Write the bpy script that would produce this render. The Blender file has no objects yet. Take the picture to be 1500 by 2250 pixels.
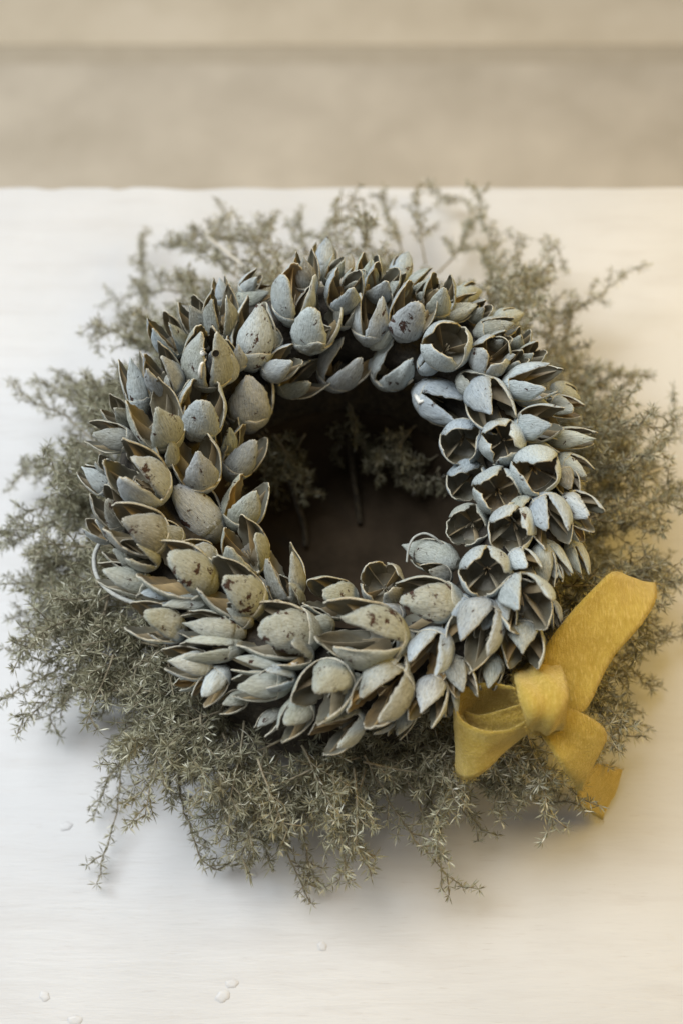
import bpy, math, random
import numpy as np
from mathutils import Vector, Matrix

random.seed(7)
rng = np.random.default_rng(11)
SC = bpy.context.scene
COL = SC.collection

# ------------------------------------------------------------------ camera
F = 2300.0                    # focal length in pixels of the 1500 x 2250 photograph
PITCH = math.radians(64.0)    # looking down
FWD = Vector((0, math.cos(PITCH), -math.sin(PITCH)))
RIGHT = Vector((1, 0, 0))
UP = RIGHT.cross(FWD)
ZC = 0.125                    # height of the wreath centre above the table
CENTRE = Vector((0, 0, ZC))
CAM = CENTRE - (FWD + RIGHT * ((757 - 750) / F) - UP * ((1080 - 1125) / F)) * 0.608
cd = bpy.data.cameras.new('camera'); cam = bpy.data.objects.new('camera', cd); COL.objects.link(cam)
cam.location = CAM
cam.rotation_euler = Matrix((RIGHT, UP, -FWD)).transposed().to_euler()
cd.sensor_fit = 'HORIZONTAL'; cd.sensor_width = 36.0; cd.lens = F / 1500 * 36.0
cd.clip_start = 0.02; cd.clip_end = 60
cd.dof.use_dof = True; cd.dof.focus_distance = 0.582; cd.dof.aperture_fstop = 4.8
SC.camera = cam

# ------------------------------------------------------------------ light
world = bpy.data.worlds.new('World'); SC.world = world; world.use_nodes = True
bg = world.node_tree.nodes['Background']
bg.inputs[0].default_value = (1.0, 0.965, 0.91, 1); bg.inputs[1].default_value = 0.26

def area_light(name, loc, target, size, power, colour):
    d = bpy.data.lights.new(name, 'AREA'); d.shape = 'DISK'; d.size = size; d.energy = power; d.color = colour
    o = bpy.data.objects.new(name, d); COL.objects.link(o); o.location = loc
    o.rotation_euler = (Vector(target) - Vector(loc)).to_track_quat('-Z', 'Y').to_euler()
    return o
area_light('window_light', (-1.2, 0.30, 1.45), (-0.1, -0.05, 0.05), 0.8, 24, (0.84, 0.925, 1.0))
area_light('ceiling_light', (-0.45, 0.35, 1.85), (-0.05, -0.1, 0.0), 1.0, 24, (0.97, 0.98, 1.0))  # added overhead fill for soft neutral light, not a fitting of the place
area_light('warm_lamp', (0.85, 0.12, 0.62), (0.35, 0.02, 0.0), 0.7, 6.2, (1.0, 0.62, 0.03))

SC.view_settings.view_transform = 'Standard'
try: SC.view_settings.look = 'None'
except Exception: pass
SC.view_settings.exposure = 0.0; SC.view_settings.gamma = 1.0

# ------------------------------------------------------------------ helpers
def ray(px, py):
    return (FWD + RIGHT * ((px - 750) / F) - UP * ((py - 1125) / F)).normalized()
def at(px, py, h):
    """the point seen at a pixel of the photograph on the level plane of height h"""
    d = ray(px, py); return CAM + d * ((h - CAM.z) / d.z)

def mesh_obj(name, verts, faces, mats, parent=None, midx=None, smooth=True, kind=None):
    me = bpy.data.meshes.new(name)
    me.from_pydata([tuple(v) for v in verts], [], faces)
    for m in (mats if isinstance(mats, (list, tuple)) else [mats]): me.materials.append(m)
    if midx is not None: me.polygons.foreach_set('material_index', midx)
    if smooth: me.polygons.foreach_set('use_smooth', [True] * len(me.polygons))
    me.update()
    o = bpy.data.objects.new(name, me); COL.objects.link(o)
    if parent is not None: o.parent = parent
    if kind: o['kind'] = kind
    return o

def fast_mesh(name, V, Fc, mats, parent=None, kind=None, smooth=False):
    """numpy verts and equal-length faces"""
    me = bpy.data.meshes.new(name); k = Fc.shape[1]
    me.vertices.add(len(V)); me.vertices.foreach_set('co', V.astype(np.float32).ravel())
    me.loops.add(Fc.size); me.loops.foreach_set('vertex_index', Fc.astype(np.int32).ravel())
    me.polygons.add(len(Fc)); me.polygons.foreach_set('loop_start', np.arange(0, Fc.size, k, dtype=np.int32))
    try: me.polygons.foreach_set('loop_total', np.full(len(Fc), k, dtype=np.int32))
    except Exception: pass
    me.polygons.foreach_set('use_smooth', [smooth] * len(Fc))
    for m in mats: me.materials.append(m)
    me.update(calc_edges=True); me.validate()
    o = bpy.data.objects.new(name, me); COL.objects.link(o)
    if parent is not None: o.parent = parent
    if kind: o['kind'] = kind
    return o

def thing(name, label, cat, loc=(0, 0, 0)):
    o = bpy.data.objects.new(name, None); COL.objects.link(o); o.location = loc
    o['label'] = label; o['category'] = cat; o.empty_display_size = 0.02
    return o

def tube_data(pts, radii, sides=6, closed=False):
    pts = [Vector(p) for p in pts]; V = []; Fs = []; n = len(pts)
    ref = Vector((0.31, 0.2, 0.93))
    for i, p in enumerate(pts):
        t = (pts[min(i + 1, n - 1)] - pts[max(i - 1, 0)]).normalized() if not closed else (pts[(i + 1) % n] - pts[i - 1]).normalized()
        a = t.cross(ref)
        if a.length < 1e-4: a = t.cross(Vector((1, 0, 0)))
        a.normalize(); b = t.cross(a)
        r = radii[i] if hasattr(radii, '__len__') else radii
        for k in range(sides):
            g = 2 * math.pi * k / sides
            V.append(p + a * (r * math.cos(g)) + b * (r * math.sin(g)))
    for i in range(n if closed else n - 1):
        j = (i + 1) % n
        for k in range(sides):
            l = (k + 1) % sides
            Fs.append((i * sides + k, i * sides + l, j * sides + l, j * sides + k))
    if not closed:
        Fs.append(tuple(range(sides))[::-1]); Fs.append(tuple((n - 1) * sides + k for k in range(sides)))
    return V, Fs

def box_data(x0, x1, y0, y1, z0, z1, bev=0.0):
    if bev <= 0:
        V = [(x, y, z) for z in (z0, z1) for y in (y0, y1) for x in (x0, x1)]
        return V, [(0, 2, 3, 1), (4, 5, 7, 6), (0, 1, 5, 4), (2, 6, 7, 3), (0, 4, 6, 2), (1, 3, 7, 5)]
    import bmesh
    bm = bmesh.new(); bmesh.ops.create_cube(bm, size=1)
    for v in bm.verts: v.co = Vector(((x0 + x1) / 2 + v.co.x * (x1 - x0), (y0 + y1) / 2 + v.co.y * (y1 - y0), (z0 + z1) / 2 + v.co.z * (z1 - z0)))
    bmesh.ops.bevel(bm, geom=bm.edges[:], offset=bev, segments=2, affect='EDGES', profile=0.5)
    bm.verts.index_update()
    V = [v.co.copy() for v in bm.verts]; Fs = [tuple(v.index for v in f.verts) for f in bm.faces]; bm.free()
    return V, Fs

def catmull(P, k):
    """open Catmull-Rom through a list of vectors, k points per span"""
    P = [Vector(p) for p in P]; out = []
    for i in range(len(P) - 1):
        p0 = P[max(i - 1, 0)]; p1 = P[i]; p2 = P[i + 1]; p3 = P[min(i + 2, len(P) - 1)]
        for j in range(k):
            t = j / k
            out.append(0.5 * ((2 * p1) + (p2 - p0) * t + (2 * p0 - 5 * p1 + 4 * p2 - p3) * t * t + (3 * p1 - p0 - 3 * p2 + p3) * t ** 3))
    out.append(P[-1]); return out

# ------------------------------------------------------------------ materials
class NT:
    def __init__(s, name):
        s.m = bpy.data.materials.new(name); s.m.use_nodes = True; s.t = s.m.node_tree
        s.b = s.t.nodes['Principled BSDF']
    def n(s, typ, **kw):
        o = s.t.nodes.new(typ)
        for k, v in kw.items(): setattr(o, k, v)
        return o
    def l(s, a, b): s.t.links.new(a, b)
    def coord(s, scale=(1, 1, 1), which='Object'):
        c = s.n('ShaderNodeTexCoord'); mp = s.n('ShaderNodeMapping'); mp.inputs['Scale'].default_value = scale
        s.l(c.outputs[which], mp.inputs['Vector']); return mp.outputs[0]
    def noise(s, vec, scale, detail=4, rough=0.55, dist=0.0):
        o = s.n('ShaderNodeTexNoise'); o.inputs['Scale'].default_value = scale; o.inputs['Detail'].default_value = detail
        o.inputs['Roughness'].default_value = rough; o.inputs['Distortion'].default_value = dist
        s.l(vec, o.inputs['Vector']); return o.outputs['Fac']
    def ramp(s, fac, stops, interp='LINEAR'):
        o = s.n('ShaderNodeValToRGB'); o.color_ramp.interpolation = interp
        while len(o.color_ramp.elements) < len(stops): o.color_ramp.elements.new(0.5)
        for e, (p, c) in zip(o.color_ramp.elements, stops):
            e.position = p; e.color = (c, c, c, 1) if not hasattr(c, '__len__') else (*c, 1)
        s.l(fac, o.inputs[0]); return o.outputs[0]
    def mix(s, fac, a, b, mode='MIX'):
        o = s.n('ShaderNodeMix'); o.data_type = 'RGBA'; o.blend_type = mode
        for sock, v in ((o.inputs[0], fac), (o.inputs[6], a), (o.inputs[7], b)):
            if isinstance(v, (int, float)): sock.default_value = v
            elif isinstance(v, tuple): sock.default_value = (*v, 1)
            else: s.l(v, sock)
        return o.outputs[2]
    def math(s, op, a, b=0.0):
        o = s.n('ShaderNodeMath'); o.operation = op
        for sock, v in zip(o.inputs, (a, b)):
            if isinstance(v, (int, float)): sock.default_value = v
            else: s.l(v, sock)
        return o.outputs[0]
    def bump(s, h, strength, dist):
        o = s.n('ShaderNodeBump'); o.inputs['Strength'].default_value = strength; o.inputs['Distance'].default_value = dist
        s.l(h, o.inputs['Height']); s.l(o.outputs[0], s.b.inputs['Normal'])

def offset_coord(t, scale):
    """object coordinates shifted by a random amount per object, so that no two pods repeat"""
    c = t.n('ShaderNodeTexCoord'); oi = t.n('ShaderNodeObjectInfo'); mp = t.n('ShaderNodeMapping')
    mp.inputs['Scale'].default_value = scale
    cb = t.n('ShaderNodeCombineXYZ')
    t.l(t.math('MULTIPLY', oi.outputs['Random'], 3.1), cb.inputs[0]); t.l(t.math('MULTIPLY', oi.outputs['Random'], 7.7), cb.inputs[1])
    t.l(c.outputs['Object'], mp.inputs['Vector']); t.l(cb.outputs[0], mp.inputs['Location'])
    return mp.outputs[0], oi

def husk_material():
    t = NT('painted_husk'); v, oi = offset_coord(t, (1, 1, 1)); vs, _ = offset_coord(t, (1, 1, 0.16))
    tint = oi.outputs['Color']
    broad = t.noise(v, 95, 3)
    col = t.mix(t.ramp(broad, [(0.35, 0.0), (0.7, 1.0)]), tint, t.mix(0.5, tint, (0.46, 0.50, 0.50)))
    warm = t.noise(v, 60, 2)
    col = t.mix(t.ramp(warm, [(0.50, 0.0), (0.78, 0.45)]), col, (0.24, 0.225, 0.165))
    fib = t.noise(vs, 1500, 5, 0.65)
    col = t.mix(t.ramp(fib, [(0.33, 0.75), (0.52, 0.0)]), col, t.mix(0.62, col, (0.085, 0.08, 0.06)))
    col = t.mix(t.ramp(fib, [(0.55, 0.0), (0.72, 0.6)]), col, (0.60, 0.61, 0.57))
    # worn patches where the paint has flaked to the red-brown husk
    fl = t.math('ADD', t.noise(v, 120, 6, 0.7, 0.3), t.math('MULTIPLY', t.math('SUBTRACT', 1.0, oi.outputs['Alpha']), 0.16))
    flm = t.ramp(fl, [(0.64, 0.0), (0.65, 1.0)])
    col = t.mix(flm, col, t.mix(t.noise(v, 700, 3), (0.030, 0.015, 0.011), (0.085, 0.045, 0.033)))
    sp = t.noise(v, 520, 4, 0.6)
    col = t.mix(t.ramp(sp, [(0.665, 0.0), (0.69, 0.85)]), col, (0.06, 0.05, 0.04))
    t.l(col, t.b.inputs['Base Color'])
    t.b.inputs['Roughness'].default_value = 0.72; t.b.inputs['Specular IOR Level'].default_value = 0.32
    h = t.math('ADD', t.math('MULTIPLY', fib, 0.7), t.math('SUBTRACT', t.math('MULTIPLY', t.noise(v, 330, 5, 0.6), 0.9), t.math('MULTIPLY', flm, 0.35)))
    t.bump(h, 0.9, 0.0010)
    return t.m

def inner_material():
    t = NT('husk_lining'); v, oi = offset_coord(t, (1, 1, 0.3))
    a = t.ramp(oi.outputs['Random'], [(0.0, (0.155, 0.148, 0.108)), (0.5, (0.21, 0.175, 0.105)), (0.8, (0.165, 0.168, 0.132)), (1.0, (0.38, 0.25, 0.10))])
    f = t.noise(v, 600, 4)
    col = t.mix(t.ramp(f, [(0.3, 0.6), (0.7, 0.0)]), a, (0.09, 0.08, 0.055))
    col = t.mix(t.ramp(t.noise(v, 110, 2), [(0.42, 0.0), (0.65, 0.6)]), col, (0.20, 0.207, 0.18))
    t.l(col, t.b.inputs['Base Color']); t.b.inputs['Roughness'].default_value = 0.5
    t.bump(f, 0.4, 0.0004); return t.m

def rim_material():
    t = NT('husk_edge'); v, oi = offset_coord(t, (1, 1, 1))
    f = t.noise(v, 420, 5, 0.65)
    col = t.ramp(f, [(0.3, (0.16, 0.13, 0.09)), (0.44, (0.42, 0.39, 0.30)), (0.7, (0.60, 0.58, 0.49))])
    t.l(col, t.b.inputs['Base Color']); t.b.inputs['Roughness'].default_value = 0.8
    t.bump(f, 0.8, 0.0006); return t.m

def septum_material():
    t = NT('seed_partition'); v, oi = offset_coord(t, (1, 1, 0.3))
    f = t.noise(v, 500, 3)
    a = t.ramp(oi.outputs['Random'], [(0.0, (0.31, 0.24, 0.14)), (0.5, (0.28, 0.255, 0.19)), (1.0, (0.44, 0.31, 0.14))])
    t.l(t.mix(t.ramp(f, [(0.3, 0.5), (0.6, 0.0)]), a, (0.17, 0.13, 0.07)), t.b.inputs['Base Color'])
    t.b.inputs['Roughness'].default_value = 0.55; return t.m

def plain(name, stops, scale, rough, bump=0.4, bd=0.001, coordscale=(1, 1, 1)):
    t = NT(name); f = t.noise(t.coord(coordscale), scale, 5, 0.6)
    t.l(t.ramp(f, stops), t.b.inputs['Base Color']); t.b.inputs['Roughness'].default_value = rough
    t.bump(f, bump, bd); return t.m

def needle_material():
    t = NT('fern_needle'); g = t.n('ShaderNodeNewGeometry'); oi = t.n('ShaderNodeObjectInfo')
    a = t.ramp(g.outputs['Random Per Island'], [(0.0, (0.15, 0.136, 0.08)), (0.35, (0.27, 0.253, 0.16)), (0.7, (0.375, 0.355, 0.24)), (0.9, (0.49, 0.47, 0.345)), (1.0, (0.74, 0.72, 0.61))])
    b = t.mix(t.ramp(oi.outputs['Random'], [(0.2, 0.0), (1.0, 0.75)]), a, t.mix(1.0, a, (0.98, 1.02, 1.03), 'MULTIPLY'))
    t.l(b, t.b.inputs['Base Color']); t.b.inputs['Roughness'].default_value = 0.5
    tr = t.n('ShaderNodeBsdfTranslucent'); t.l(b, tr.inputs[0])
    mx = t.n('ShaderNodeMixShader'); mx.inputs[0].default_value = 0.22
    t.l(t.b.outputs[0], mx.inputs[1]); t.l(tr.outputs[0], mx.inputs[2])
    t.l(mx.outputs[0], t.t.nodes['Material Output'].inputs[0]); return t.m

def velvet_material():
    t = NT('yellow_velvet'); v = t.coord((1, 1, 1))
    f = t.noise(v, 1500, 4, 0.7); b = t.noise(v, 130, 5, .7); c = t.noise(t.coord((1, 0.22, 1)), 900, 3)
    col = t.mix(t.ramp(b, [(0.35, 0.0), (0.7, 1.0)]), (0.40, 0.282, 0.045), (0.54, 0.40, 0.09))
    col = t.mix(t.ramp(f, [(0.38, 0.6), (0.6, 0.0)]), col, (0.38, 0.24, 0.045))
    col = t.mix(t.ramp(c, [(0.50, 0.0), (0.75, 0.55)]), col, (0.72, 0.54, 0.19))
    t.l(col, t.b.inputs['Base Color']); t.b.inputs['Roughness'].default_value = 0.9
    t.b.inputs['Specular IOR Level'].default_value = 0.15
    t.b.inputs['Sheen Weight'].default_value = 0.6; t.b.inputs['Sheen Roughness'].default_value = 0.4
    t.b.inputs['Sheen Tint'].default_value = (1.0, 0.85, 0.45, 1)
    t.bump(t.math('ADD', t.math('ADD', f, c), t.math('MULTIPLY', t.noise(v, 45, 2), 3.0)), 0.9, 0.0009); return t.m

def table_material():
    t = NT('white_table_paint'); v = t.coord((0.13, 1, 1)); vb = t.coord((1, 1, 1))
    g = t.noise(v, 95, 6, 0.6, 0.4); g2 = t.noise(v, 420, 4, 0.6); bl = t.noise(vb, 9, 3)
    col = t.mix(t.ramp(bl, [(0.35, 0.0), (0.7, 1.0)]), (0.535, 0.528, 0.517), (0.59, 0.582, 0.57))
    col = t.mix(t.ramp(g, [(0.36, 0.32), (0.50, 0.0)]), col, (0.49, 0.47, 0.45))
    col = t.mix(t.ramp(g2, [(0.30, 0.3), (0.42, 0.0)]), col, (0.53, 0.50, 0.47))
    sc = t.noise(t.coord((0.05, 1, 1)), 1300, 3, 0.5); st = t.noise(vb, 34, 5, 0.7)
    col = t.mix(t.ramp(sc, [(0.27, 0.55), (0.36, 0.0)]), col, (0.42, 0.39, 0.36))
    col = t.mix(t.ramp(st, [(0.62, 0.0), (0.74, 0.35)]), col, (0.52, 0.48, 0.42))
    t.l(col, t.b.inputs['Base Color']); t.b.inputs['Roughness'].default_value = 0.48
    t.bump(t.math('ADD', g, t.math('MULTIPLY', g2, 0.35)), 0.4, 0.0008); return t.m

M_HUSK, M_INNER, M_RIM, M_SEP = husk_material(), inner_material(), rim_material(), septum_material()
M_NEEDLE, M_VELVET, M_TABLE = needle_material(), velvet_material(), table_material()
M_STEM = plain('fern_stem', [(0.3, (0.15, 0.12, 0.075)), (0.7, (0.32, 0.28, 0.19))], 300, 0.7)
M_STALK = plain('pale_stalk', [(0.3, (0.42, 0.38, 0.30)), (0.7, (0.62, 0.58, 0.5))], 300, 0.7)
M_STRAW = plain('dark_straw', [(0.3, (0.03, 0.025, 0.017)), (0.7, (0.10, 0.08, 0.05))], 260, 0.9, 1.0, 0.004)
M_WIRE = plain('grey_rattan', [(0.3, (0.30, 0.31, 0.29)), (0.7, (0.50, 0.50, 0.45))], 500, 0.6)
M_GLUE = plain('pale_glue', [(0.3, (0.62, 0.60, 0.54)), (0.7, (0.80, 0.78, 0.72))], 300, 0.35)
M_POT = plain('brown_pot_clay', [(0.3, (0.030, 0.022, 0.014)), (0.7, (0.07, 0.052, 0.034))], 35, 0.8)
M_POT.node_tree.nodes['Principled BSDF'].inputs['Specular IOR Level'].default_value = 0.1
M_SLAB = plain('beige_stone', [(0.30, (0.55, 0.47, 0.35)), (0.5, (0.63, 0.545, 0.415)), (0.70, (0.69, 0.605, 0.475))], 5.5, 0.85, 0.3, 0.003)
M_SLAB_DARK = plain('grey_beige_stone', [(0.30, (0.46, 0.40, 0.31)), (0.5, (0.53, 0.465, 0.37)), (0.70, (0.60, 0.53, 0.425))], 6.5, 0.85, 0.3, 0.003)
M_BED = plain('grey_mortar', [(0.3, (0.45, 0.385, 0.29)), (0.7, (0.50, 0.435, 0.335))], 30, 0.9)
M_DARK = plain('bored_hole', [(0.3, (0.006, 0.005, 0.004)), (0.7, (0.012, 0.01, 0.008))], 200, 1.0)  # near-black colour painted for the shade inside the worm hole
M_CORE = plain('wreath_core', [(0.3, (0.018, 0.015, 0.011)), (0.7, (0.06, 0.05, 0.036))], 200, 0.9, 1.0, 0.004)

# ------------------------------------------------------------------ floor (large structure first)
FLOOR_Z = -0.47
fl = mesh_obj('floor', *box_data(-6, 6, -4, 8, FLOOR_Z - 0.10, FLOOR_Z), M_BED, smooth=False, kind='structure')
joint = at(750, 120, FLOOR_Z).y
rows = [(joint - 0.62, joint - 0.020), (joint + 0.020, joint + 0.62), (joint - 1.256, joint - 0.652), (joint + 0.652, joint + 1.256)]
for i, (y0, y1) in enumerate(rows):
    for k in range(-1, 2):
        x0 = k * 2.6 - 1.3 + (0.35 if i % 2 else -0.35); x1 = x0 + 2.592
        dz = 0.002 + random.uniform(-.0003, .0003)
        mesh_obj('slab', *box_data(x0, x1, y0, y1, FLOOR_Z + 0.0005, FLOOR_Z + dz, 0.0012), M_SLAB if i % 2 else M_SLAB_DARK, parent=fl, smooth=False)

# ------------------------------------------------------------------ table
table = thing('table', 'low white painted wooden table with chipped back edge under the wreath', 'table', (0, 0, FLOOR_Z))
TY0, TY1 = -0.52, at(750, 408, 0).y
def table_top():
    nx, V, Fs = 260, [], []
    for i in range(nx + 1):
        x = -0.85 + 1.7 * i / nx
        px = 750 + (x - CAM.x) / (at(751, 408, 0).x - at(750, 408, 0).x)
        e = 0.0004 * math.sin(x * 23) + 0.0004 * math.sin(x * 71 + 1)
        for cx, w, dp in ((112, 26, 0.0040), (262, 16, 0.0044), (425, 55, 0.0030), (615, 40, 0.0014), (930, 60, 0.0012), (1250, 30, 0.001), (-120, 40, .003), (1700, 40, .003)):
            e -= .7 * dp * math.exp(-((px - cx) / w) ** 2)
        b = 0.0022
        for (y, z) in ((TY0, -0.026), (TY0, -b), (TY0 + b, 0), (TY0 + 0.30, 0), (TY1 - 0.10, 0), (TY1 + e - b, 0), (TY1 + e, -b), (TY1 + e, -0.026)):
            V.append((x, y, z - FLOOR_Z))
    for i in range(nx):
        for k in range(8):
            l = (k + 1) % 8; Fs.append((i * 8 + k, i * 8 + l, (i + 1) * 8 + l, (i + 1) * 8 + k)[::-1])
    Fs.append(tuple(range(8))); Fs.append(tuple(nx * 8 + k for k in range(8))[::-1])
    return mesh_obj('table_top', V, Fs, M_TABLE, table, smooth=False)
table_top()
H = -FLOOR_Z
for sx in (-1, 1):
    for y in (TY0 + 0.03, TY1 - 0.09):
        mesh_obj('leg', *box_data(sx * 0.76 - 0.03, sx * 0.76 + 0.03, y, y + 0.06, 0.0185, H - 0.027, 0.003), M_TABLE, table, smooth=False)
for y in (TY0 + 0.045, TY1 - 0.075):
    mesh_obj('apron', *box_data(-0.728, 0.728, y, y + 0.022, H - 0.11, H - 0.027, 0.002), M_TABLE, table, smooth=False)
def bump_drop(px, py, w, hgt):
    c = at(px, py, 0.0); V, Fs = [], []; s = 14
    for r, z in ((1.0, 0.0), (0.8, 0.5), (0.45, 0.9)):
        for k in range(s):
            a = 2 * math.pi * k / s; j = 1 + 0.14 * math.sin(2 * a + px) + 0.1 * math.sin(5 * a + py)
            V.append((c.x + w * r * j * math.cos(a) * 1.25, c.y + w * r * j * math.sin(a), z * hgt + 0.0003 - FLOOR_Z))
    V.append((c.x, c.y, hgt - FLOOR_Z))
    for q in range(2):
        for k in range(s):
            l = (k + 1) % s; Fs.append((q * s + k, q * s + l, (q + 1) * s + l, (q + 1) * s + k))
    for k in range(s): Fs.append((2 * s + k, 2 * s + (k + 1) % s, 3 * s))
    mesh_obj('paint_drip', V, Fs, M_TABLE, table)
for d in ((145, 1816, .0042), (556, 1921, .0032), (708, 2080, .0033), (510, 2162, .0038), (490, 2190, .0046), (98, 2190, .0036), (165, 2243, .0042)):
    bump_drop(d[0], d[1], d[2] * .7, d[2] * 0.13)

# ------------------------------------------------------------------ pot under the wreath
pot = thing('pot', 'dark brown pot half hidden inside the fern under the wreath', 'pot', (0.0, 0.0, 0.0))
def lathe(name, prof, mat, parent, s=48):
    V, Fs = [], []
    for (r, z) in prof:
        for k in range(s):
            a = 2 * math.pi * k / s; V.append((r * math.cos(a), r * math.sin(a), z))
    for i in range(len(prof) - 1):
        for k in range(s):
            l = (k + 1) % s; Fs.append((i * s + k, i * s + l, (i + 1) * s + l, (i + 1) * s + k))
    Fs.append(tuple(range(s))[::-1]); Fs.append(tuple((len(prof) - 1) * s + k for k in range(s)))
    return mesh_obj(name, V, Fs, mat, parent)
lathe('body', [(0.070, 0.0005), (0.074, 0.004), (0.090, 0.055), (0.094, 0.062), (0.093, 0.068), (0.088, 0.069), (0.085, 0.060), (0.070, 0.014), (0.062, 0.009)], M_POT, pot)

# ------------------------------------------------------------------ the pod wreath
TILT = Matrix.Rotation(math.radians(9.0), 3, 'X')      # the wreath leans towards the viewer on its bed of fern
R_RING, R_CORE = 0.107, 0.025
wreath = thing('pod_wreath', 'round wreath of split grey-green painted seed pods lying on dried fern', 'wreath', CENTRE)

def ring_local(p): return TILT.transposed() @ (p - CENTRE)
def tube_dist(p):
    q = ring_local(p); return math.hypot(math.hypot(q.x, q.y) - R_RING, q.z)
def hit_ring(px, py, rc):
    """where the ray through a pixel first meets the wreath's core (or passes nearest to it)"""
    d = ray(px, py); best = (9, None)
    for i in range(260):
        s = 0.44 + i * 0.0014; p = CAM + d * s; t = tube_dist(p)
        if t < rc: return p
        if t < best[0]: best = (t, p)
    p = best[1]; q = ring_local(p); a = math.atan2(q.y, q.x)
    c = CENTRE + TILT @ Vector((R_RING * math.cos(a), R_RING * math.sin(a), 0))
    return p

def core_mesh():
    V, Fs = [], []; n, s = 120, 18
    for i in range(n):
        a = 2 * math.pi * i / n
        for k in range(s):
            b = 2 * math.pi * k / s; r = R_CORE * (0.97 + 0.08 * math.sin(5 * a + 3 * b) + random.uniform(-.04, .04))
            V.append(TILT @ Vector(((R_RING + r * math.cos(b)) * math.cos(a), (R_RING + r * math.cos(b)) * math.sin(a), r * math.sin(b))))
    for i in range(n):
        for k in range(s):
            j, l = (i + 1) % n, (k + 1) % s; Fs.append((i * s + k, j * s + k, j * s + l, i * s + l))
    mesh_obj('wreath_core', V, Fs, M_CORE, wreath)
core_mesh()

def profile(t, bulge, tipr):
    """radius of the closed pod along its length, 0..1"""
    base = 0.36 + 0.64 * math.sin(min(t / bulge, 1.0) * math.pi / 2) ** 0.8
    if t > bulge:
        u = (t - bulge) / (1 - bulge); base = 1.0 - (1 - tipr) * u ** 2.0
    return base

def valve_data(n, L, R, opn, pointed, rs, phi0, t1=1.0, half=1.0):
    """one husk valve: curved shell with thickness and a partition down its middle; local z is the pod's axis"""
    NT_, NU = 12, 9
    t0 = 0.20; bulge = 0.45 + rs.uniform(-.05, .05); tipr = rs.uniform(0.52, 0.66); th = 0.045 * R * 2 * rs.uniform(.8, 1.2)
    th = max(th, 0.0009)
    e1 = rs.normal(0, 0.035, NT_ + 1); e2 = rs.normal(0, 0.035, NT_ + 1)
    skew = rs.uniform(-.12, .12); dent = rs.normal(0, 0.018, (3,)); ph = rs.uniform(0, 6, 3)
    V, Fs, mi = [], [], []
    r_h = R * profile(0.25, bulge, tipr); z_h = 0.25 * L
    def place(rad, ang, t):
        x, y, z = rad * math.cos(ang), rad * math.sin(ang), t * L
        if t > 0.25:
            w = min((t - 0.25) / 0.35, 1.0); a = opn * (0.55 + 0.45 * w)
            dx, dz = x - r_h, z - z_h
            x = r_h + dx * math.cos(a) + dz * math.sin(a); z = z_h - dx * math.sin(a) + dz * math.cos(a)
        c, s = math.cos(phi0), math.sin(phi0)
        return (x * c - y * s, x * s + y * c, z)
    tipj = rs.uniform(-.018, .018, NU + 1)
    for layer in (0, 1):
        for i in range(NT_ + 1):
            u = i / NT_; t = t0 + (t1 - t0) * u
            g = 1.0 - .25 * max(t - .3, 0) if t < 0.40 else (1 - .25 * (t - .3)) * max(0.0, 1.0 - ((t - 0.40) / (0.62 + 0.20 * pointed)) ** 1.95) ** 0.68
            g = max(g, 0.10)
            hw = math.pi / n * g * half * 1.02
            for k in range(NU + 1):
                s = -1 + 2 * k / NU
                edge = (e1[i] if s < 0 else e2[i]) * abs(s) ** 3
                ang = hw * (s * (1 + edge)) + skew * u * u * .6
                tt = t * (1 + tipj[k] * u ** 4) - 0.07 * u ** 3 * s * s
                rad = R * profile(min(t, 1), bulge, tipr)
                rad *= 1 + dent[0] * math.sin(4 * s + ph[0]) + dent[1] * math.sin(7 * u + ph[1]) + dent[2] * math.sin(9 * u + 5 * s + ph[2])
                if layer: rad -= th * (0.75 + 0.25 * (1 - u)) * (1 if 0 < k < NU and i < NT_ else .82)
                V.append(place(rad, ang, tt))
    W = NU + 1; N1 = (NT_ + 1) * W
    for i in range(NT_):
        for k in range(NU):
            a = i * W + k; Fs.append((a, a + 1, a + W + 1, a + W)); mi.append(0)
            b = a + N1; Fs.append((b, b + W, b + W + 1, b + 1)); mi.append(1)
    def rim(a, b): Fs.append((a, a + N1, b + N1, b)); mi.append(2)
    for i in range(NT_):
        rim(i * W, (i + 1) * W) if False else Fs.append((i * W, (i + 1) * W, (i + 1) * W + N1, i * W + N1)); mi.append(2)
        a, b = i * W + NU, (i + 1) * W + NU; Fs.append((b, a, a + N1, b + N1)); mi.append(2)
    for k in range(NU):
        a = NT_ * W + k; Fs.append((a, a + 1, a + 1 + N1, a + N1)); mi.append(2)
        a = k; Fs.append((a + 1, a, a + N1, a + 1 + N1)); mi.append(2)
    # partition (a thin wedge standing on the middle of the lining)
    s0 = len(V); ns = 8; rs_exp = rs.uniform(.7, 1.7); tmax = min(rs.uniform(.72, .95), t1 - .05 - rs.uniform(0, .08))
    for i in range(ns + 1):
        u = i / ns; t = 0.2 + (tmax - 0.2) * u
        wall = R * profile(t, bulge, tipr) - th * .7; inn = wall * (0.06 + 0.94 * u ** rs_exp)
        for da, rr in ((0.00045, wall), (0.00018, inn), (-0.00018, inn), (-0.00045, wall)):
            V.append(place(rr, da / max(rr, .002), t))
    for i in range(ns):
        for k in range(3):
            a = s0 + i * 4 + k; Fs.append((a, a + 4, a + 5, a + 1)); mi.append(3)
    return V, Fs, mi

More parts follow.
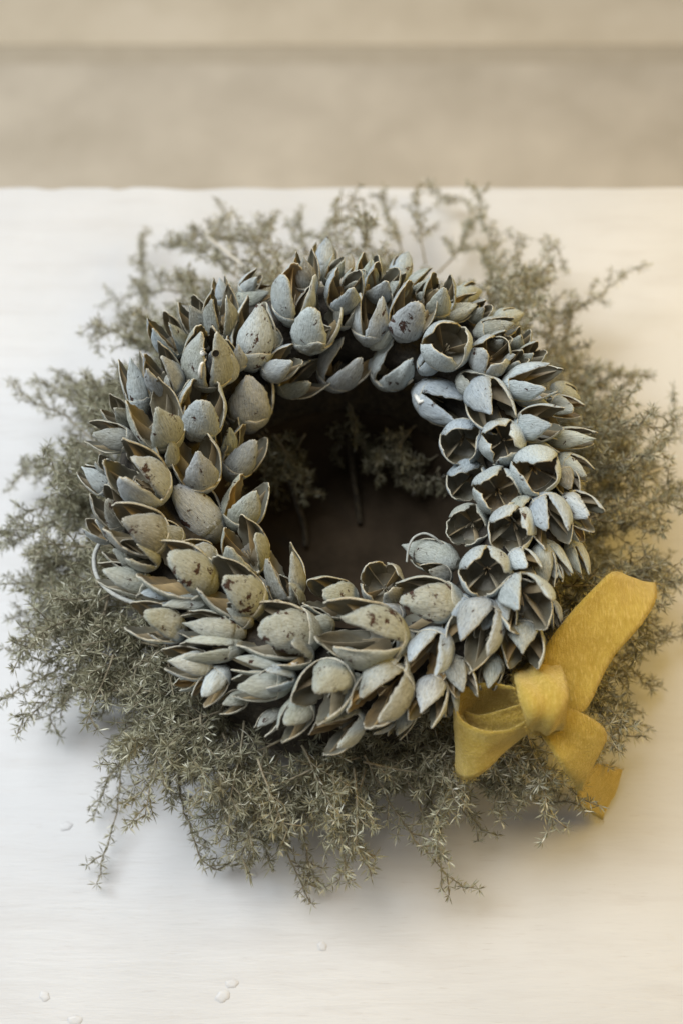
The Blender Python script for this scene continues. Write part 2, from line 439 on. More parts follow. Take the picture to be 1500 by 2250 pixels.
def cup_data(L, R, rs, seed_bits=True):
    prof = [(0.0, 0.10), (-0.02, 0.30), (0.05, 0.47)]
    for t in (0.1, 0.16, 0.22, 0.28): prof.append((t, profile(t, .45, .6) * 1.035))
    prof += [(0.292, profile(.29, .45, .6) * 1.0), (0.28, profile(.28, .45, .6) * 0.93), (0.2, .62), (0.12, 0.30), (0.10, 0.05)]
    s = 20; V, Fs, mi = [], [], []; j = rs.normal(0, 0.012, s)
    for i, (t, r) in enumerate(prof):
        for k in range(s):
            a = 2 * math.pi * k / s; dz = (j[k] * 1.2 if 5 <= i <= 7 else 0)
            V.append((R * r * (1 + j[k]) * math.cos(a), R * r * (1 + j[k]) * math.sin(a), (t + dz) * L))
    for i in range(len(prof) - 1):
        m = 0 if i < 6 else (2 if i < 8 else 1)
        for k in range(s):
            l = (k + 1) % s; Fs.append((i * s + k, i * s + l, (i + 1) * s + l, (i + 1) * s + k)); mi.append(m)
    Fs.append(tuple(range(s))[::-1]); mi.append(0); b = (len(prof) - 1) * s; Fs.append(tuple(b + k for k in range(s))); mi.append(1)
    if seed_bits:                                    # the little spent column in the middle
        for q in range(4):
            a = rs.uniform(0, 6.28); c = Vector((math.cos(a), math.sin(a), 0)) * R * .10
            tv, tf = tube_data([c * .4 + Vector((0, 0, .08 * L)), c + Vector((0, 0, .3 * L)), c * rs.uniform(.8, 2.4) + Vector((0, 0, L * rs.uniform(.38, .52)))], [R * .05, R * .045, R * .02], 5)
            o = len(V); V += tv; Fs += [tuple(i + o for i in f) for f in tf]; mi += [3] * len(tf)
    return V, Fs, mi

TINTS = {'b': (0.35, 0.385, 0.40), 's': (0.36, 0.36, 0.29), 'g': (0.27, 0.262, 0.215), 'w': (0.47, 0.495, 0.48), 'p': (0.395, 0.405, 0.405), 't': (0.225, 0.20, 0.155)}
TINTS = {k: (a * .95, b * 1.0, c * 1.035) for k, (a, b, c) in TINTS.items()}
POD_MATS = None
# base x, base y, tip x, tip y, width (pixels), valves, roll (0 a valve faces the viewer, .5 a gap), opening, pointedness, tint, separate valves
PODS = [
 (457,842,460,728,118,4,.5,-.16,.55,'s',1),(550,805,567,664,104,4,.06,-.02,.55,'w',1),(448,735,413,664,68,3,.05,.05,.35,'g',1),
 (487,737,480,648,80,4,.5,.05,.25,'g',1),(493,672,483,612,40,3,0,0,.2,'b',0),(390,775,350,708,74,4,.45,.12,.25,'b',1),
 (382,865,340,782,86,4,.5,.12,.30,'p',1),(312,905,288,788,60,3,.0,.05,.3,'w',1),(282,935,238,890,56,3,.1,.15,.3,'g',0),
 (295,972,200,953,64,3,0,.05,.4,'g',1),(372,978,325,880,108,4,.1,.2,.35,'s',1),(437,955,450,852,106,4,.0,.12,.75,'w',1),
 (547,938,541,808,116,4,.03,.16,.4,'p',1),(583,820,652,786,72,4,.1,.2,.3,'p',1),(618,856,694,815,76,4,.3,.25,.4,'s',1),
 (680,765,706,652,104,4,-.12,.10,.7,'w',1),(808,750,824,645,92,4,.32,.16,.6,'p',1),(880,738,924,640,90,4,.05,.10,.65,'p',1),
 (955,692,975,612,72,3,.05,.05,.6,'s',1),(968,697,1046,664,54,3,.1,.05,.4,'s',1),(637,705,655,592,98,4,-.35,.16,.4,'w',1),
 (676,642,668,560,62,3,0,.05,.2,'t',1),(706,608,716,535,58,3,.05,.05,.3,'b',1),(717,622,746,566,46,3,.3,.1,.2,'s',0),
 (745,674,770,610,80,4,.2,.15,.6,'b',1),(755,602,766,568,38,3,.1,.05,.4,'t',0),(805,632,815,565,58,3,.05,.05,.5,'s',0),
 (825,652,852,598,72,4,.1,.12,.7,'p',1),(873,614,891,563,52,3,.05,.05,.3,'b',0),(896,637,950,598,44,4,.4,.1,.15,'s',0),
 (860,657,892,620,50,4,.5,.15,.3,'s',0),(722,842,786,758,106,4,.36,.22,.75,'p',1),(838,840,897,758,106,4,.34,.22,.6,'w',1),
 (972,776,988,742,106,4,.2,.0,.75,'w',1),(1066,800,1086,760,92,4,.3,-.05,.8,'p',1),(1045,732,1126,710,56,3,.05,.05,.5,'g',1),
 (1130,766,1148,727,48,3,0,.05,.5,'s',0),(1146,796,1180,768,54,3,0,.05,.5,'s',0),(1110,847,1213,836,82,4,.28,.16,.35,'w',1),
 (1128,862,1202,886,50,3,.05,.05,.5,'p',1),(1205,885,1271,903,54,3,0,.05,.6,'s',0),(1215,850,1263,872,44,3,0,.05,.5,'s',0),
 (1140,936,1223,928,82,4,.08,.1,.45,'w',1),(1200,961,1304,963,50,3,.05,0,.25,'s',1),(1158,970,1224,985,44,3,.2,.1,.3,'g',0),
 (918,858,1022,908,100,4,.48,.14,.35,'b',1),(1050,847,1098,922,102,4,.12,.12,.4,'b',1),(1020,955,1010,986,98,4,.1,.05,.75,'b',1),
 (1106,966,1101,982,104,4,.25,-.04,.85,'w',1),(1164,1022,1196,1050,112,4,.1,.02,.7,'w',1),(1228,1002,1292,1046,50,3,.1,.08,.3,'s',0),
 (1232,1030,1258,1086,56,3,0,.05,.5,'t',0),(1035,1042,1014,1070,92,4,.1,.1,.5,'b',1),(1090,1074,1093,1090,106,4,.35,-.06,.9,'w',1),
 (1190,1096,1226,1178,94,4,.3,.2,.35,'b',1),(1240,1096,1302,1142,72,3,.05,.05,.65,'p',1),(1245,1146,1281,1182,40,3,.4,.2,.4,'s',0),
 (1040,1145,1018,1163,94,4,.3,.14,.7,'s',1),(1125,1138,1121,1186,102,4,.3,.16,.45,'w',1),(1000,1237,905,1210,80,4,.08,.1,.55,'s',1),
 (1070,1247,1062,1268,112,4,.45,.0,.7,'w',1),(1130,1222,1170,1252,64,3,.05,.05,.7,'w',1),(1140,1287,1166,1356,116,4,.3,.14,.5,'w',1),
 (1186,1197,1202,1282,60,3,.05,.05,.4,'g',1),(1200,1192,1244,1268,46,4,.4,.1,.2,'s',0),(1250,1187,1286,1260,50,4,.3,.1,.3,'s',0),
 (1214,1320,1228,1380,30,3,.5,.1,.15,'g',0),(1015,1332,875,1322,118,4,.03,.2,.75,'s',1),(1070,1332,1022,1432,118,4,.3,.16,.45,'p',1),
 (1150,1377,1148,1452,92,4,.05,.14,.4,'g',1),(1178,1392,1189,1438,36,3,.1,.1,.3,'s',0),(965,1392,924,1484,102,4,.5,.22,.3,'b',1),
 (995,1447,1018,1528,66,3,.05,.05,.25,'g',1),(1086,1442,1072,1512,54,3,0,.05,.6,'s',0),(957,1497,925,1574,82,3,.1,.1,.35,'p',1),
 (980,1502,990,1574,46,3,.4,.1,.25,'s',0),(880,1407,732,1382,142,4,.38,.1,.55,'s',1),(697,1397,545,1383,128,4,.05,.16,.8,'s',1),
 (772,1327,688,1303,96,4,.1,.08,.8,'s',1),(848,1298,832,1272,96,4,.45,.2,.6,'g',1),(640,1327,615,1215,84,4,.42,.14,.3,'g',1),
 (660,1337,612,1288,62,4,.5,.2,.4,'s',1),(615,1327,572,1300,38,3,.5,.2,.3,'s',0),(606,1300,570,1250,36,3,.5,.2,.25,'g',0),
 (637,1502,518,1511,70,3,.0,.04,.35,'s',1),(750,1477,682,1544,116,4,.1,.1,.5,'s',1),(880,1482,800,1567,122,4,.45,.06,.45,'g',1),
 (906,1542,872,1618,50,3,0,.05,.4,'s',0),(787,1572,714,1627,92,4,.45,.22,.35,'s',1),(677,1547,614,1604,76,3,.0,.04,.5,'s',1),
 (620,1562,570,1602,44,3,.2,.1,.25,'g',0),(622,1472,514,1455,44,3,.3,.08,.3,'s',0),(862,1572,815,1592,54,3,.3,.1,.5,'g',0),
 (532,1392,410,1370,70,3,.0,.04,.4,'s',1),(400,1387,295,1349,84,4,.1,.1,.5,'s',1),(467,1322,360,1341,50,3,.2,.05,.4,'s',1),
 (532,1422,402,1427,66,4,.5,.1,.25,'s',1),(467,1464,368,1456,72,3,.05,.05,.6,'w',1),(440,1492,393,1506,40,3,.3,.1,.4,'s',0),
 (497,1470,438,1537,62,3,0,.05,.6,'w',1),(542,1532,486,1552,48,3,.1,.05,.3,'s',0),(567,1337,468,1263,116,4,.1,.16,.65,'s',1),
 (464,1288,338,1224,122,4,.12,.18,.4,'s',1),(390,1312,306,1316,46,3,.3,.1,.3,'b',0),(337,1292,220,1255,66,3,.05,.05,.35,'s',1),
 (302,1242,244,1204,56,3,.05,.05,.4,'s',0),(360,1192,253,1139,112,4,.1,.14,.7,'g',1),(477,1178,372,1068,114,4,.06,.14,.55,'p',1),
 (350,1087,268,1013,118,4,.45,.12,.35,'p',1),(443,1072,430,973,104,4,.04,.18,.3,'p',1),(490,1002,496,924,66,4,.3,.12,.3,'b',1),
 (505,1047,562,953,82,4,.08,.12,.4,'p',1),(515,1157,560,1063,92,4,.12,.14,.4,'s',1),(560,1247,518,1168,102,4,.5,.12,.55,'s',1),
 (268,1152,224,1084,76,3,.05,.05,.6,'t',1),(242,1187,195,1149,48,3,.4,.15,.3,'w',0),(245,1082,180,1029,54,3,.05,.05,.3,'w',0),
 (247,1047,222,1008,42,3,.4,.15,.3,'g',0),(532,642,567,602,42,3,.1,.05,.3,'w',0),(520,662,592,640,50,3,.05,.05,.3,'s',0),
 (1000,652,1050,640,48,3,.05,.05,.6,'s',0),(1035,697,1066,671,48,3,.05,.05,.5,'g',0),(1088,702,1136,690,44,3,.05,.05,.6,'s',0),
 (1115,807,1143,785,48,4,.4,.05,.5,'g',0),(985,1272,930,1255,56,3,.1,.1,.5,'g',0),(1215,1240,1226,1277,34,3,.1,.1,.4,'s',0),
 (610,765,575,715,50,3,.1,.05,.4,'g',0),(770,640,785,600,50,3,.1,.1,.4,'s',0),(925,655,952,625,46,3,.1,.1,.4,'s',0),(1080,760,1110,740,46,3,.1,.1,.4,'g',0),
]
FLAKED = {(697, 1397), (880, 1407), (1015, 1332), (567, 1337), (464, 1288), (350, 1087), (880, 738), (1140, 1287), (1106, 966), (550, 805)}
def to_pixel(p):
    v = p - CAM; z = v.dot(FWD); return 750 + F * v.dot(RIGHT) / z, 1125 - F * v.dot(UP) / z
mids = [((a + c) / 2, (b + d) / 2) for (a, b, c, d, *_) in PODS]
frng = np.random.default_rng(21)
for _ in range(4000):                       # smaller pods wedged into the gaps between the large ones
    a, b = frng.uniform(0, 2 * math.pi), frng.uniform(-.5, 2.6)
    q = lambda r: CENTRE + TILT @ Vector(((R_RING + r * math.cos(b)) * math.cos(a), (R_RING + r * math.cos(b)) * math.sin(a), r * math.sin(b)))
    (bx, by), (tx, ty) = to_pixel(q(.029)), to_pixel(q(.05))
    n_out = (q(.05) - q(.029)).normalized()
    if n_out.dot((CAM - q(.03)).normalized()) < .33: continue
    near = min(math.hypot(bx - x, by - y) for x, y in mids)
    if near < 58: continue
    k = min(range(len(PODS)), key=lambda k: math.hypot(bx - mids[k][0], by - mids[k][1]))
    dx, dy = PODS[k][2] - PODS[k][0], PODS[k][3] - PODS[k][1]; l = max(math.hypot(dx, dy), 30)
    PODS.append((bx, by, bx + dx / l * 62, by + dy / l * 62, frng.uniform(50, 68), 3, frng.uniform(0, .5), frng.uniform(.05, .2), frng.uniform(.25, .6), 'sgbp'[frng.integers(4)], 0))
    mids.append((bx + dx / l * 31, by + dy / l * 31))
print('pods', len(PODS))
pods = []
for i, (bx, by, tx, ty, w, n, roll, opn, pointed, tint, split) in enumerate(PODS):
    rs = np.random.default_rng(100 + i)
    if n == 4 and roll < .25: n = 3
    B = hit_ring(bx, by, 0.029)
    zb = (B - CAM).dot(FWD); Wm = w / F * zb
    facing = math.hypot(tx - bx, ty - by) < 0.6 * w
    L = Wm * (1.02 if facing else (1.28 if w > 90 else 1.45)) * rs.uniform(.95, 1.05)
    d = ray(tx, ty); v = B - CAM; s0 = v.dot(d); perp = (CAM + d * s0 - B).length
    if perp > L * 0.985: L = perp * 1.015
    k = math.sqrt(max(L * L - perp * perp, 0)) * .96
    cand = [CAM + d * (s0 - k), CAM + d * (s0 + k)]
    T = max(cand, key=tube_dist) if not facing else cand[0]
    ax = (T - B).normalized()
    L = (T - B).length * 1.10
    view = (CAM - B).normalized(); xd = view - ax * view.dot(ax)
    if facing or xd.length < 0.25:
        xd = UP - ax * UP.dot(ax)
    xd.normalize(); yd = ax.cross(xd)
    rot = Matrix((xd, yd, ax)).transposed().to_4x4()
    Wm *= 1.02; opn = opn * .62 - .01; R = Wm / 2 / (1.0 + max(opn, 0) * 0.45)
    c = TINTS[tint]; j = rs.uniform(.88, 1.14); c = tuple(x * j * rs.uniform(.985, 1.015) for x in c)
    V, Fs, mi = cup_data(L, R, rs, seed_bits=bool(split))
    off = [2 * math.pi / n * (q + roll) for q in range(n)]
    if facing: pointed = rs.uniform(.75, 1.05)
    parts = []
    for q in range(n):
        oo = opn + rs.normal(0, .055); po = min(max(pointed + rs.normal(0, .08), .1), .95) if not facing else pointed
        parts.append(valve_data(n, L, R * rs.uniform(.98, 1.03), oo, po, rs, off[q], t1=rs.uniform(.80, .98) if facing else rs.uniform(.93, 1.04), half=1.0 if facing else (rs.uniform(.80, .92) if q == 0 else rs.uniform(.88, 1.0))))
    if not split:
        for (a, b, m) in parts:
            o = len(V); V = V + a; Fs = Fs + [tuple(x + o for x in f) for f in b]; mi = mi + m
    pod = mesh_obj('seed_pod', V, Fs, [M_HUSK, M_INNER, M_RIM, M_SEP], wreath, mi)
    pod.matrix_local = Matrix.Translation(B - ax * (L * 0.04) - CENTRE) @ rot
    pod.color = (*c, 1); pods.append(pod)
    if split:
        for k2, (a, b, m) in enumerate(parts):
            vo = mesh_obj('valve', a, b, [M_HUSK, M_INNER, M_RIM, M_SEP], pod, m)
            jj = rs.uniform(.9, 1.1); vo.color = (*(x * jj for x in c), (.58 if (bx, by) in FLAKED and k2 == 0 else rs.uniform(.84, 1.0)))

# rattan loops and glue on the pod wreath
def wire(name, pix, h, r, mat, parent, origin):
    P = catmull([at(x, y, hh) for (x, y), hh in zip(pix, h)], 8)
    V, Fs = tube_data([p - origin for p in P], r, 6); return mesh_obj(name, V, Fs, mat, parent)
wire('rattan_loop', [(250, 1160), (222, 1190), (207, 1225), (214, 1268), (246, 1303), (296, 1325), (340, 1330)], [.12, .118, .116, .115, .114, .114, .116], .0013, M_WIRE, wreath, CENTRE)
wire('rattan_loop', [(893, 1235), (897, 1205), (908, 1182), (930, 1172), (952, 1180), (975, 1200)], [.118, .122, .125, .126, .125, .12], .0007, M_WIRE, wreath, CENTRE)

# ------------------------------------------------------------------ fern wreath
fern = thing('fern_wreath', 'wide nest of dried grey-green needle fern spread under the pod wreath', 'fern wreath', (0, 0, 0))
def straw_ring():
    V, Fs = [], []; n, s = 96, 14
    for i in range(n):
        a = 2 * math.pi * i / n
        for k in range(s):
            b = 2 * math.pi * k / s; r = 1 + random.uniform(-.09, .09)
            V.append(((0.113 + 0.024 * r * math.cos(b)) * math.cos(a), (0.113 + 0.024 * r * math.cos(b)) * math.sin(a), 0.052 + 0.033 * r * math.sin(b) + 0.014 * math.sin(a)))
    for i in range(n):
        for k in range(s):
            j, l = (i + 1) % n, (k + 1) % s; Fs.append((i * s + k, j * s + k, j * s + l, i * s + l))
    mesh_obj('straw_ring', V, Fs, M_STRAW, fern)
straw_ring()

NODES_TOTAL = 0
def grow(p, d, length, droop, step, wob, rg):
    pts = [p.copy()]; dirs = [d.copy()]
    for _ in range(max(2, int(length / step))):
        d = d + np.array([0, 0, -droop * step]) + rg.normal(0, wob, 3)
        if p[2] < 0.012 and d[2] < 0: d[2] = abs(d[2]) * .3
        d = d / np.linalg.norm(d); p = p + d * step
        if p[2] < 0.006: p[2] = 0.006
        pts.append(p.copy()); dirs.append(d.copy())
    return pts, dirs

def needles_for(P, D, rg, ln, per):
    """stars of narrow pointed needles at the given nodes"""
    P = np.repeat(np.array(P), per, 0); D = np.repeat(np.array(D), per, 0); m = len(P)
    rv = rg.normal(0, 1, (m, 3)); rv /= np.linalg.norm(rv, axis=1)[:, None]
    dv = rv + D * rg.uniform(0.0, .7, (m, 1)); dv /= np.linalg.norm(dv, axis=1)[:, None]
    l = ln * rg.uniform(.6, 1.25, (m, 1)); sv = np.cross(dv, rg.normal(0, 1, (m, 3))); sv /= np.linalg.norm(sv, axis=1)[:, None]
    w = 0.00038 * rg.uniform(.75, 1.3, (m, 1))
    P = P + D * rg.uniform(-.0004, .0004, (m, 1))
    bend = rg.normal(0, .05, (m, 3)) * l
    a = P; b = P + dv * l * .5 + sv * w + bend * .3; c = P + dv * l + bend; e = P + dv * l * .5 - sv * w + bend * .3
    V = np.stack([a, b, c, e], 1).reshape(-1, 3); V[:, 2] = np.maximum(V[:, 2], 0.0006)
    return V

def sprig(path=None, p=None, d=None, length=.1, droop=4.0, rg=None, dens=1.0, br=.032, ln=.0060, per=16):
    step = .0052
    if path is not None:
        Q = catmull(path, 12); pts = []; acc = 0; last = Q[0]; pts.append(np.array(last))
        for q in Q[1:]:
            if (q - last).length >= step * .9: pts.append(np.array(q) + rg.normal(0, .0005, 3)); last = q
        pts = [np.maximum(x, (-9, -9, .005)) for x in pts]
        dirs = [(pts[min(i + 1, len(pts) - 1)] - pts[max(i - 1, 0)]) for i in range(len(pts))]; dirs = [x / max(np.linalg.norm(x), 1e-6) for x in dirs]
    else:
        pts, dirs = grow(np.array(p, float), np.array(d, float) / np.linalg.norm(d), length, droop, step, .05, rg)
    n = len(pts); SV, SF = tube_data(pts, [0.0008 * (1 - .65 * i / n) for i in range(n)], 5)
    NP, ND = [], []
    for i in range(n):
        u = i / n
        if u > .25: NP.append(pts[i]); ND.append(dirs[i])
        if 0.06 < u < .97 and rg.random() < .9 * dens:
            bl = br * (1.05 - .8 * u) * rg.uniform(.45, 1.2)
            side = np.cross(dirs[i], rg.normal(0, 1, 3)); side /= np.linalg.norm(side)
            side[2] = abs(side[2]) * .6 if rg.random() < .6 else side[2]
            bp, bd = grow(pts[i], dirs[i] * .75 + side * .8, bl, droop * .6, step, .09, rg)
            tv, tf = tube_data(bp, [0.00042] * len(bp), 3); o = len(SV)
            SV = SV + tv; SF = SF + [tuple(x + o for x in f) for f in tf]
            NP += bp[1:]; ND += bd[1:]
            for q in range(2, len(bp) - 1):
                if dens >= 1 and rg.random() < .6:
                    s2 = np.cross(bd[q], rg.normal(0, 1, 3)); s2 /= np.linalg.norm(s2)
                    b2, d2 = grow(bp[q], bd[q] * .6 + s2 * .8, bl * .4, droop * .4, step, .1, rg)
                    tv, tf = tube_data(b2, [0.00034] * len(b2), 3); o = len(SV)
                    SV = SV + tv; SF = SF + [tuple(x + o for x in f) for f in tf]
                    NP += b2[1:]; ND += d2[1:]
    st = mesh_obj('sprig', SV, SF, M_STEM, fern)
    V = needles_for(NP, ND, rg, ln, per)
    Fc = np.arange(len(V)).reshape(-1, 4)
    fast_mesh('needles', V, Fc, [M_NEEDLE], st, kind='stuff')

rg = np.random.default_rng(5)
NS = 170
for i in range(NS):                                  # the body of the fern, all round
    a = 2 * math.pi * (i + rg.uniform(-.8, .8)) / NS
    rad = rg.uniform(.105, .150); z = rg.uniform(.035, .092)
    er = np.array([math.cos(a), math.sin(a), 0]); et = np.array([-math.sin(a), math.cos(a), 0])
    d = er * rg.uniform(.7, 1) + et * rg.normal(0, .5) + np.array([0, 0, rg.uniform(-.25, .45)])
    side = abs(math.cos(a)); front = max(0, -math.sin(a))
    ln = rg.uniform(.045, .085) * (1 + .32 * side - .34 * front + .15 * max(0, math.sin(a)))
    sprig(p=er * rad + np.array([0, 0, z]), d=d, length=ln, droop=rg.uniform(4, 11), rg=rg, dens=1.0, br=.033 + .010 * max(0, math.sin(a)))
for i in range(44):                                  # short curly sprigs lying on the straw just under the pods in front and at the left
    a = math.radians(rg.uniform(150, 350)); er = np.array([math.cos(a), math.sin(a), 0]); et = np.array([-math.sin(a), math.cos(a), 0])
    sprig(p=er * rg.uniform(.125, .16) + np.array([0, 0, rg.uniform(.07, .095)]), d=er * .6 + et * rg.normal(0, .8) + np.array([0, 0, .1]),
          length=rg.uniform(.04, .07), droop=9, rg=rg, br=.024, per=13)
for i in range(20):                                  # sprigs hanging into the opening at the back
    a = math.radians(rg.uniform(35, 150)); er = np.array([math.cos(a), math.sin(a), 0])
    sprig(p=er * rg.uniform(.078, .095) + np.array([0, 0, rg.uniform(.05, .085)]), d=-er * rg.uniform(.1, .5) + np.array([rg.normal(0, .4), 0, -.5]),
          length=rg.uniform(.025, .055), droop=6, rg=rg, br=.02)
STRANDS = [
 [(560,640,.08),(500,590,.07),(440,550,.06),(380,535,.05)], [(600,600,.08),(560,545,.07),(500,520,.06),(430,520,.05)], [(520,640,.08),(450,620,.06),(400,600,.05)], [(620,590,.08),(600,540,.06),(575,490,.05)],
 [(1090,700,.08),(1080,620,.07),(1070,540,.06)], [(1130,740,.08),(1160,660,.07),(1190,590,.06)], [(760,580,.08),(740,530,.07),(735,470,.06)], [(1180,800,.07),(1210,740,.06),(1215,670,.05)],   # single strands one can follow: pixels and heights from the nest to the tip
 [(330,1560,.05),(275,1640,.03),(262,1750,.02),(240,1850,.012),(208,1955,.008)], [(300,1640,.03),(245,1700,.02),(215,1770,.012)],
 [(400,1620,.05),(395,1720,.04),(410,1800,.03),(447,1890,.02),(490,1908,.016),(548,1862,.014)],
 [(560,1640,.07),(590,1760,.05),(625,1860,.035),(668,1955,.02)], [(640,1660,.07),(660,1770,.05),(672,1880,.03),(680,1945,.022)],
 [(800,1660,.08),(860,1770,.06),(930,1870,.045),(1015,1952,.03)], [(880,1680,.07),(930,1790,.05),(965,1880,.04)], [(700,1700,.07),(760,1790,.05),(800,1880,.035)],
 [(980,1690,.08),(1080,1730,.06),(1180,1760,.045),(1265,1765,.035)], [(960,1720,.07),(1030,1790,.045),(1060,1830,.035)], [(1060,1640,.09),(1150,1690,.075),(1225,1720,.07),(1275,1755,.06)],
 [(230,1420,.06),(130,1470,.05),(50,1510,.045),(-10,1545,.04)], [(220,1350,.06),(120,1400,.04),(30,1440,.03)], [(200,1500,.05),(120,1560,.03),(110,1620,.02)],
 [(240,1000,.06),(150,920,.05),(90,890,.05),(38,866,.05)], [(230,920,.05),(180,860,.04),(140,826,.035)], [(210,1080,.06),(90,1040,.03),(20,1060,.02)],
 [(330,720,.05),(318,620,.03),(305,525,.02)], [(400,640,.06),(330,640,.04),(240,660,.02)], [(520,580,.06),(430,530,.05),(365,530,.04)], [(560,560,.06),(580,510,.05),(590,478,.045)],
 [(520,560,.05),(505,510,.04),(495,460,.03)], [(700,560,.06),(720,490,.05),(790,435,.05),(805,500,.04),(812,560,.03)], [(890,570,.05),(865,500,.04),(835,432,.035)],
 [(935,580,.05),(920,500,.045),(908,425,.04)], [(680,570,.05),(665,520,.04),(655,480,.03)], [(960,600,.05),(1010,540,.03),(1030,450,.02),(950,425,.02)],
 [(1110,680,.06),(1090,570,.05),(1060,480,.05),(1050,415,.05)], [(1130,680,.06),(1130,590,.05),(1140,510,.045)], [(1150,720,.06),(1170,610,.05),(1215,540,.045),(1238,590,.03)],
 [(1190,740,.06),(1250,690,.05),(1320,645,.05),(1388,592,.05)], [(1200,780,.06),(1250,720,.05),(1258,640,.05)], [(1190,800,.06),(1240,770,.05),(1278,765,.05)],
 [(1290,960,.06),(1330,880,.05),(1400,820,.045)], [(1280,900,.05),(1290,850,.05),(1288,815,.05)], [(1350,1060,.05),(1420,1000,.04),(1480,940,.04),(1475,865,.04)],
 [(1340,1000,.05),(1390,950,.04),(1425,915,.04)], [(1350,1150,.05),(1440,1100,.04),(1510,1050,.04)], [(1380,1260,.05),(1460,1280,.04),(1520,1270,.04)], [(1400,1340,.05),(1470,1400,.03),(1515,1390,.03)],
 [(1330,1450,.05),(1400,1480,.03),(1440,1520,.02)], [(1330,1560,.05),(1370,1550,.03),(1400,1590,.02)], [(1300,1500,.07),(1380,1440,.05),(1440,1420,.04)],
]
for k, s in enumerate(STRANDS):
    sprig(path=[at(*q) for q in s], rg=rg, dens=.95 if k < 8 else .75, br=.036 if k < 8 else (.024 if s[0][1] < 1000 else .017), droop=3, ln=.0058, per=13)
wire('dry_stalk', [(456, 520), (500, 556), (530, 580), (565, 612)], [.075, .085, .088, .09], .0011, M_STALK, fern, Vector((0, 0, 0)))
wire('dry_stalk', [(1480, 1020), (1400, 1050), (1330, 1100), (1300, 1130)], [.05, .06, .065, .065], .0007, M_STALK, fern, Vector((0, 0, 0)))
wire('bare_stem', [(640, 1060), (655, 1110), (670, 1160), (672, 1200)], [.05, .035, .02, .014], .0022, M_STRAW, fern, Vector((0, 0, 0)))
wire('bare_stem', [(765, 960), (775, 1040), (785, 1110), (790, 1150)], [.05, .03, .018, .013], .0022, M_STRAW, fern, Vector((0, 0, 0)))

# ------------------------------------------------------------------ ribbon bow
bow = thing('ribbon_bow', 'mustard yellow velvet ribbon tied in a bow beside the pod wreath', 'ribbon bow', at(1190, 1540, .12))
EDGE = {}
def strip(name, pairs, k=9, m=10, th=.0008, crown=0.0, fold=0.0002):
    A = catmull([at(*p[0]) for p in pairs], k); Bq = catmull([at(*p[1]) for p in pairs], k); n = len(A); V, Fs = [], []
    P = [[A[i].lerp(Bq[i], j / m) for j in range(m + 1)] for i in range(n)]
    N = [[None] * (m + 1) for _ in range(n)]
    for i in range(n):
        for j in range(m + 1):
            a = P[min(i + 1, n - 1)][j] - P[max(i - 1, 0)][j]; b = P[i][min(j + 1, m)] - P[i][max(j - 1, 0)]
            q = a.cross(b); N[i][j] = q.normalized() if q.length > 1e-12 else Vector((0, 0, 1))
    for sgn in (.5, -.5):
        for i in range(n):
            for j in range(m + 1):
                u = -1 + 2 * j / m
                bul = crown * (1 - u * u) + fold * math.sin(u * 5.5 + math.sin(i * .21) * 1.6) + .0004 * math.sin(i * .23 - j * .6 + len(name))
                V.append(P[i][j] + N[i][j] * (sgn * th + bul) + Vector((rg.normal(0, .00009), rg.normal(0, .00009), 0)) - bow.location)
    W = m + 1; S = n * W; E = {}
    for i in range(n):
        w = (A[i] - Bq[i]).normalized()
        for lay in (0, 1): E[lay * S + i * W] = w; E[lay * S + i * W + m] = -w
    for i in range(n - 1):
        for j in range(m):
            a = i * W + j; Fs.append((a, a + W, a + W + 1, a + 1)); Fs.append((a + S, a + S + 1, a + S + W + 1, a + S + W))
        a, b = i * W, (i + 1) * W; Fs.append((a, a + S, b + S, b)); a += m; b += m; Fs.append((a, b, b + S, a + S))
    for j in range(m):
        a = j; Fs.append((a, a + 1, a + 1 + S, a + S)); a = (n - 1) * W + j; Fs.append((a + 1, a, a + S, a + 1 + S))
    o = mesh_obj(name, V, Fs, M_VELVET, bow); EDGE[o.name] = E; return o
strip('loop', [((1178,1545,.126),(1172,1578,.110)),((1130,1512,.131),(1138,1580,.100)),((1065,1500,.129),(1090,1592,.094)),((1012,1518,.127),(1030,1630,.090)),
               ((999,1545,.128),(1000,1690,.098)),((1011,1582,.131),(1018,1713,.104)),((1060,1604,.134),(1052,1702,.109)),((1115,1604,.134),(1105,1655,.115)),
               ((1155,1587,.132),(1165,1610,.119)),((1185,1560,.128),(1205,1590,.115))])
strip('loop', [((1180,1480,.122),(1228,1568,.116)),((1198,1420,.127),(1285,1560,.118)),((1258,1342,.131),(1342,1452,.120)),((1318,1278,.132),(1408,1372,.120)),
               ((1345,1257,.128),(1440,1318,.115)),((1368,1260,.117),(1440,1285,.104)),((1340,1275,.108),(1425,1300,.098)),((1260,1370,.106),(1350,1440,.098)),((1205,1450,.106),(1275,1545,.102))], crown=.0012)
strip('tail', [((1178,1600,.120),(1240,1550,.121)),((1205,1640,.117),(1305,1582,.118)),((1228,1678,.112),(1332,1618,.112)),((1255,1716,.098),(1306,1680,.100)),((1266,1732,.082),(1284,1730,.084)),
               ((1268,1752,.055),(1300,1690,.058)),((1278,1775,.034),(1325,1678,.044)),((1322,1802,.006),(1366,1692,.020))], crown=.001)
strip('loop', [((1006,1555,.112),(1016,1600,.098)),((1050,1572,.117),(1060,1625,.104)),((1100,1562,.122),(1112,1612,.110)),((1150,1545,.126),(1160,1590,.116))])
strip('knot', [((1152,1468,.098),(1212,1446,.096)),((1130,1486,.128),(1232,1468,.127)),((1136,1525,.144),(1248,1510,.142)),((1150,1568,.145),(1248,1556,.142)),((1160,1600,.132),(1238,1596,.128)),((1175,1608,.108),(1215,1602,.106))], crown=.0022, fold=.0011)

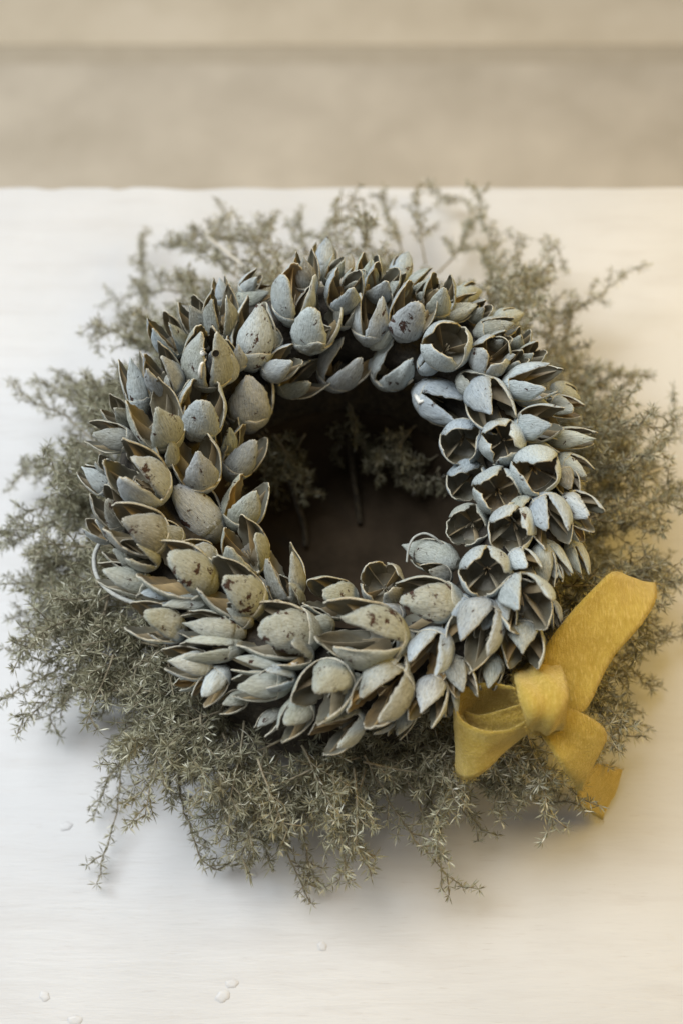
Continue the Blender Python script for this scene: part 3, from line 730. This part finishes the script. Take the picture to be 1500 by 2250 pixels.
def fuzz():
    """short pile fibres standing off the cut edges of the ribbon"""
    V = []
    for o in list(bow.children):
        me = o.data
        border = [v for v in me.vertices if v.index in EDGE.get(o.name, {})]
        for v in border:
            for q in range(7):
                c = v.co + Vector(rg.normal(0, .0011, 3)); d = (EDGE[o.name][v.index] + Vector(rg.normal(0, .55, 3))).normalized() * rg.uniform(.0006, .0017)
                s_ = d.cross(Vector(rg.normal(0, 1, 3))).normalized() * .00011
                V += [c - s_, c + s_, c + d]
    V = np.array(V); fast_mesh('edge_fuzz', V, np.arange(len(V)).reshape(-1, 3), [M_VELVET], bow, kind='stuff')
fuzz()

# worm hole (its inner shade painted as a near-black disc) and pale glue seam on the closed pod
bpy.context.view_layer.update()
dg = bpy.context.evaluated_depsgraph_get()
def surface(px, py):
    ok, p, n, *_ = SC.ray_cast(dg, CAM, ray(px, py)); return p, n
p, n = surface(474, 776); t1 = n.cross(Vector((0, 0, 1))).normalized(); t2 = n.cross(t1)
V, Fs = [], []
for q, (rr, hh) in enumerate(((.0026, .00005), (.0022, .0003), (.0020, .0003), (.0018, .0002))):
    for k in range(16):
        a = math.pi * k / 8; V.append(p - CENTRE + t1 * rr * math.cos(a) + t2 * rr * math.sin(a) + n * hh)
for q in range(3):
    for k in range(16): Fs.append((q * 16 + k, q * 16 + (k + 1) % 16, (q + 1) * 16 + (k + 1) % 16, (q + 1) * 16 + k))
Fs.append(tuple(48 + k for k in range(16)))
mesh_obj('worm_hole', V, Fs, [M_HUSK, M_DARK], wreath, [0] * 32 + [1] * 17).color = (.3, .29, .24, 1)
def glue(pix, rad):
    P = []
    for (x, y) in pix:
        p, n = surface(x, y); P.append(p + n * .0002 - CENTRE)
    V, Fs = tube_data(P, rad, 7); mesh_obj('glue_seam', V, Fs, M_GLUE, wreath)
glue([(447, 765), (446, 775), (453, 780), (450, 790), (443, 800), (440, 815), (441, 830)], [.0010, .0016, .0013, .0007, .0009, .0013, .0009])
glue([(461, 762), (456, 766), (458, 771)], [.0009, .0012, .0008])
glue([(640, 1458), (648, 1460), (655, 1455)], [.0006, .0009, .0005])
glue([(912, 868), (918, 876), (922, 884), (930, 880)], [.001, .0016, .0014, .0008])
